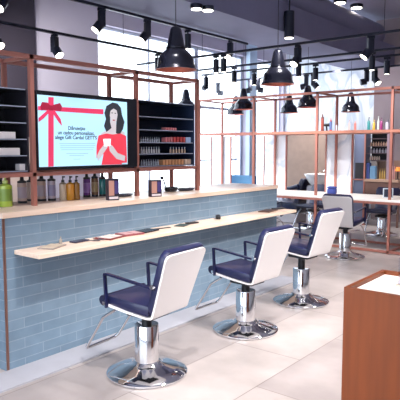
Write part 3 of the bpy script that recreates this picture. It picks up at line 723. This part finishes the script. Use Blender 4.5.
goods(160, 182, 1.421 + .001, 7, .03, OR, 'carton', 'orange carton on the bottom board of the right unit', 'carton', 'orange cartons on the bottom board', .055)
goods(183, 190, 1.421 + .001, 3, .034, BG, 'carton', 'beige carton at the right of the bottom board', 'carton', 'beige cartons on the bottom board', .055)

# bottles on the high shelf of the station
def hs(px, h, r, c, label, kind='pump', capc='1b1a22'):
    p = at(px, 131, Y=SYF + .06); p.z = 1.8625
    bottle(p, r, h, mat('hs_' + c, c, .3), mat('hscap_' + capc, capc, .35), label, kind, 'bottles on the high shelf')
hs(322.3, .27, .024, '9a4a3c', 'tall russet can at the left of the high shelf', 'nozzle', '6a3028')
hs(330.6, .2, .02, '5a6a9c', 'blue bottle with red cap on the high shelf', 'nozzle', 'b03a40')
hs(336.5, .12, .014, 'b8b0b8', 'small grey bottle left of the white ones', 'pump', '4a4a58')
hs(343, .15, .018, 'd8d4dc', 'white pump bottle left of the pale pink can', 'pump', 'c8c4cc')
hs(349, .16, .016, 'd9b8b4', 'pale rose bottle under the rightmost pendant', 'pump', 'c89a98')
hs(355, .14, .018, 'd07a72', 'coral pink can left of the teal bottle', 'nozzle', 'd8988c')
hs(368.5, .19, .022, '2c8488', 'teal bottle with black nozzle on the high shelf', 'pump')
hs(373.7, .15, .02, 'c8a03c', 'golden yellow bottle right of the teal one', 'pump', 'd8b85c')
hs(378, .2, .012, 'c8dcd0', 'thin pale green bottle behind the yellow and magenta ones', 'pump', 'd8e8e0')
hs(381, .18, .021, '8a2f6c', 'magenta bottle on the high shelf', 'pump', '5a2048')
hs(387, .15, .024, 'b8b4c4', 'pale grey spray bottle at the right of the row', 'pump', '6a6678')
hs(391.5, .14, .018, '5a5468', 'dark grey bottle against the right post', 'pump')
hd = thing('hair_dryer', 'small dark hair dryer between russet can and blue bottle', 'hair dryer', (at(327, 126, Y=SYF + .3).x, SYF + .3, 1.8625), R(190), group=None)
MB().cyl((0, 0, .004), (.01, 0, .09), .013, n=14).build('handle', BLACK, hd, smooth=True)
MB().cyl((-.05, 0, .105), (.07, 0, .105), .028, .02, n=18).build('barrel', BLACK, hd, smooth=True)

# things on the white table
p = at(332, 191, Y=SYF + .45); bx = thing('towel', 'blue folded towel in front of the right mirror', 'towel', (p.x, SYF + .45, .821), R(5))
MB().box((-.075, -.05, 0), (.075, .05, .09), .02).build('fold', mat('towel_blue', '2f3f86', .8, bump=.2, scale=80), bx, smooth=True); MB().box((-.074, -.049, .09), (.074, .049, .125), .015).build('fold', mat('towel_blue', '2f3f86'), bx, smooth=True)
p = at(388, 195, Y=SYF + .3); tb = thing('photo_frame', 'small dark picture stand near the right post', 'picture frame', (p.x, SYF + .3, .821), R(25))
MB().box((-.075, -.008, 0), (.075, .008, .15), .003).build('frame', mat('pf_white', 'c8d4e0', .4), tb); MB().box((-.06, -.011, .015), (.06, -.008, .135)).build('picture', mat('pf_dark', '242a40', .3), tb)

# ================================================================== REAR FURNITURE
def wash(loc, rz, label):
    t = thing('wash_chair', label, 'wash chair', loc, rz, group='hair wash chairs')
    MB().box((-.25, -.25, 0), (.25, .25, .2), .02).build('base', mat('wash_base', 'c9c4c8', .4), t)
    MB().box((-.3, -.28, .2), (.3, .3, .46), .06).build('seat', DARKNAVY, t, smooth=True)
    MB().ribbon([(.28, .40, .26), (.36, .65, .26), (.40, .85, .25), (.42, .93, .2)], .1).build('backrest', DARKNAVY, t, smooth=True, bevel=.02)
    for s in (-1, 1): MB().tube([(-.22, s * .31, .40), (-.26, s * .31, .62), (-.18, s * .31, .70), (.15, s * .31, .74), (.33, s * .30, .80)], .045, 12).build('armrest', DARKNAVY, t, smooth=True)
    MB().box((.44, -.17, 0), (.72, .17, .81), .03).build('pedestal', mat('wash_base', 'c9c4c8'), t, smooth=True)
    b = MB().lathe([(.13, .80), (.2, .88), (.27, 1.02), (.29, 1.05), (.26, 1.05), (.18, .95), (.01, .88)], (.62, 0, 0), n=28, cap=False).build('basin', mat('porcelain', 'f2f0ee', .15, coat=.5), t, smooth=True)
    MB().tube([(.86, 0, 1.0), (.86, 0, 1.12), (.80, 0, 1.15), (.74, 0, 1.11)], .012, 10).build('tap', CHROME, t, smooth=True)
    return t
wash((-6.0, 10.6, 0), R(0), 'hair wash chair with white basin seen against brown partition')
def lounge(p0, p1, ydep, label):
    wd = p1.x - p0.x; h = p0.z
    t = thing('lounge_chair', label, 'armchair', ((p0.x + p1.x) / 2, p0.y, 0), 0, group='blue lounge seats by the window')
    bl = mat('steel_blue_fabric', '5f93bd', .8, bump=.2, scale=60)
    MB().box((-wd / 2, 0, .12), (wd / 2, .12, h), .03).build('backrest', bl, t, smooth=True)
    MB().box((-wd / 2, .12, .12), (wd / 2, .6, .44), .03).build('seat', bl, t, smooth=True)
    for x in (-wd / 2 + .05, wd / 2 - .05):
        for y in (.05, .52): MB().cyl((x, y, 0), (x, y, .14), .018, n=10).build('leg', BLACK, t)
Yl = 9.15
lounge(at(230, 175, Y=Yl), at(254, 175, Y=Yl), .6, 'wide blue lounge seat behind the far end of the bar')
lounge(at(217.5, 179, Y=Yl), at(228, 179, Y=Yl), .6, 'narrow low blue lounge seat left of the wide one')

# product cabinet behind the station, right
YC = 11.0
cx = lambda px: at(px, 150, Y=YC).x
cz = lambda py, px=370: at(px, py, Y=YC).z
cab = thing('product_cabinet', 'tall product cabinet with black shelves behind the station', 'cabinet', (cx(372), YC + .15, 0))
GP = mat('grey_blue_panel', '6c7590', .5); DK = mat('cabinet_black', '1b1922', .5); BRW = mat('cabinet_brown', '7a5a50', .5)
P(MB().box((cx(353.5), YC + .04, 0), (cx(364), YC + .34, cz(131))).build('tall_panel', GP), cab)
P(MB().box((cx(355), YC + .028, cz(179)), (cx(363.5), YC + .04, cz(163))).build('niche', DK), cab)
P(MB().box((cx(352.5), YC, cz(180.5)), (cx(364.5), YC + .035, cz(179.5))).build('ledge', COPPER), cab)
for px in (352.5, 364.8): P(MB().box((cx(px) - .015, YC, 0), (cx(px) + .015, YC + .03, cz(130))).build('post', COPPER), cab)
P(MB().box((cx(366), YC + .3, cz(160)), (cx(386), YC + .33, cz(131))).build('back_panel', DK), cab)
for py in (133, 138.5, 146, 153, 160):
    P(MB().box((cx(366), YC + .06, cz(py) - .012), (cx(386), YC + .3, cz(py))).build('shelf', mat('cab_shelf', '5c4a50', .5)), cab)
P(MB().box((cx(365.5), YC - .06, cz(179) - .05), (cx(400), YC + .33, cz(179))).build('counter', mat('cab_counter', 'b0907c', .5)), cab)
P(MB().box((cx(366), YC, .45), (cx(400), YC + .33, cz(179) - .05)).build('lower_cabinet', BRW), cab)
for px in (367, 383, 399): P(MB().box((cx(px) - .02, YC + .02, 0), (cx(px) + .02, YC + .06, .45)).build('leg', BRW), cab)
P(MB().box((cx(365.5), YC + .31, cz(179)), (cx(400), YC + .335, cz(160.5))).build('splashback', mat('cab_splash', 'a08478', .5)), cab)
P(MB().box((cx(386.5), YC + .02, cz(179)), (cx(389), YC + .3, cz(131))).build('side_panel', mat('cab_side', '8f7a86', .5)), cab)
cols = ['c8a48c', 'd0b8a8', '9c98a8', 'b8927c', 'c0b4bc']
def cabgoods(px0, px1, py, n, h, lab, grp, cc):
    pr = None
    for k in range(n):
        x = cx(px0) + (k + .5) * (cx(px1) - cx(px0)) / n; r = (cx(px1) - cx(px0)) / n * .36
        if pr is None:
            pr = MB().lathe([(r, 0), (r, h * .65), (r * .5, h * .75), (r * .5, h)], n=12).build('bottle', mat('cg_' + cc, cc, .4), smooth=True); tag(pr, lab, 'bottle', grp); o = pr
        else: o = pr.copy(); C.objects.link(o)
        o.location = (x, YC + .14, cz(py) + .001)
cabgoods(367, 385, 146, 7, .085, 'bottle on the upper cabinet shelf', 'bottles, upper cabinet shelf', 'd0a890')
cabgoods(367, 385, 153, 6, .09, 'bottle on the middle cabinet shelf', 'bottles, middle cabinet shelf', 'a8a4b0')
cabgoods(367, 378, 160, 5, .08, 'bottle on the lowest cabinet shelf', 'bottles, lowest cabinet shelf', 'd8c0b0')
cabgoods(377, 384, 179, 3, .22, 'yellow brown bottle on the cabinet counter', 'bottles on the cabinet counter', 'b89858')
cabgoods(389.8, 393.6, 179, 2, .27, 'pink tall bottle on the cabinet counter', 'pink bottles on the cabinet counter', 'd8a8a8')
for px0, px1, py1, c_, lab in ((366.5, 369.5, 163, '2a3a78', 'navy carton at the left of the cabinet counter'), (370, 375.5, 166, '5f86a8', 'steel blue carton beside the navy one'), (368, 374, 161.5, 'e8d8cc', 'white carton at the back of the cabinet counter')):
    yy = 0 if c_ != 'e8d8cc' else .13
    o = MB().box((cx(px0), YC + .02 + yy, cz(179) + .001), (cx(px1), YC + .12 + yy, cz(py1)), .003).build('carton', mat('cbx_' + c_, c_, .5)); tag(o, lab, 'carton')
tl = thing('table_lamp', 'small orange glowing lamp at the far right of the counter', 'lamp', (cx(396.5), YC + .12, cz(179) + .001))
MB().lathe([(.05, 0), (.05, .015), (.012, .02), (.012, .17)], n=16).build('base', BLACK, tl, smooth=True)
MB().lathe([(.055, .17), (.035, .25)], n=20).build('lamp_shade', mat('lamp_orange', 'd8742c', .5, emit=.8), tl, smooth=True)
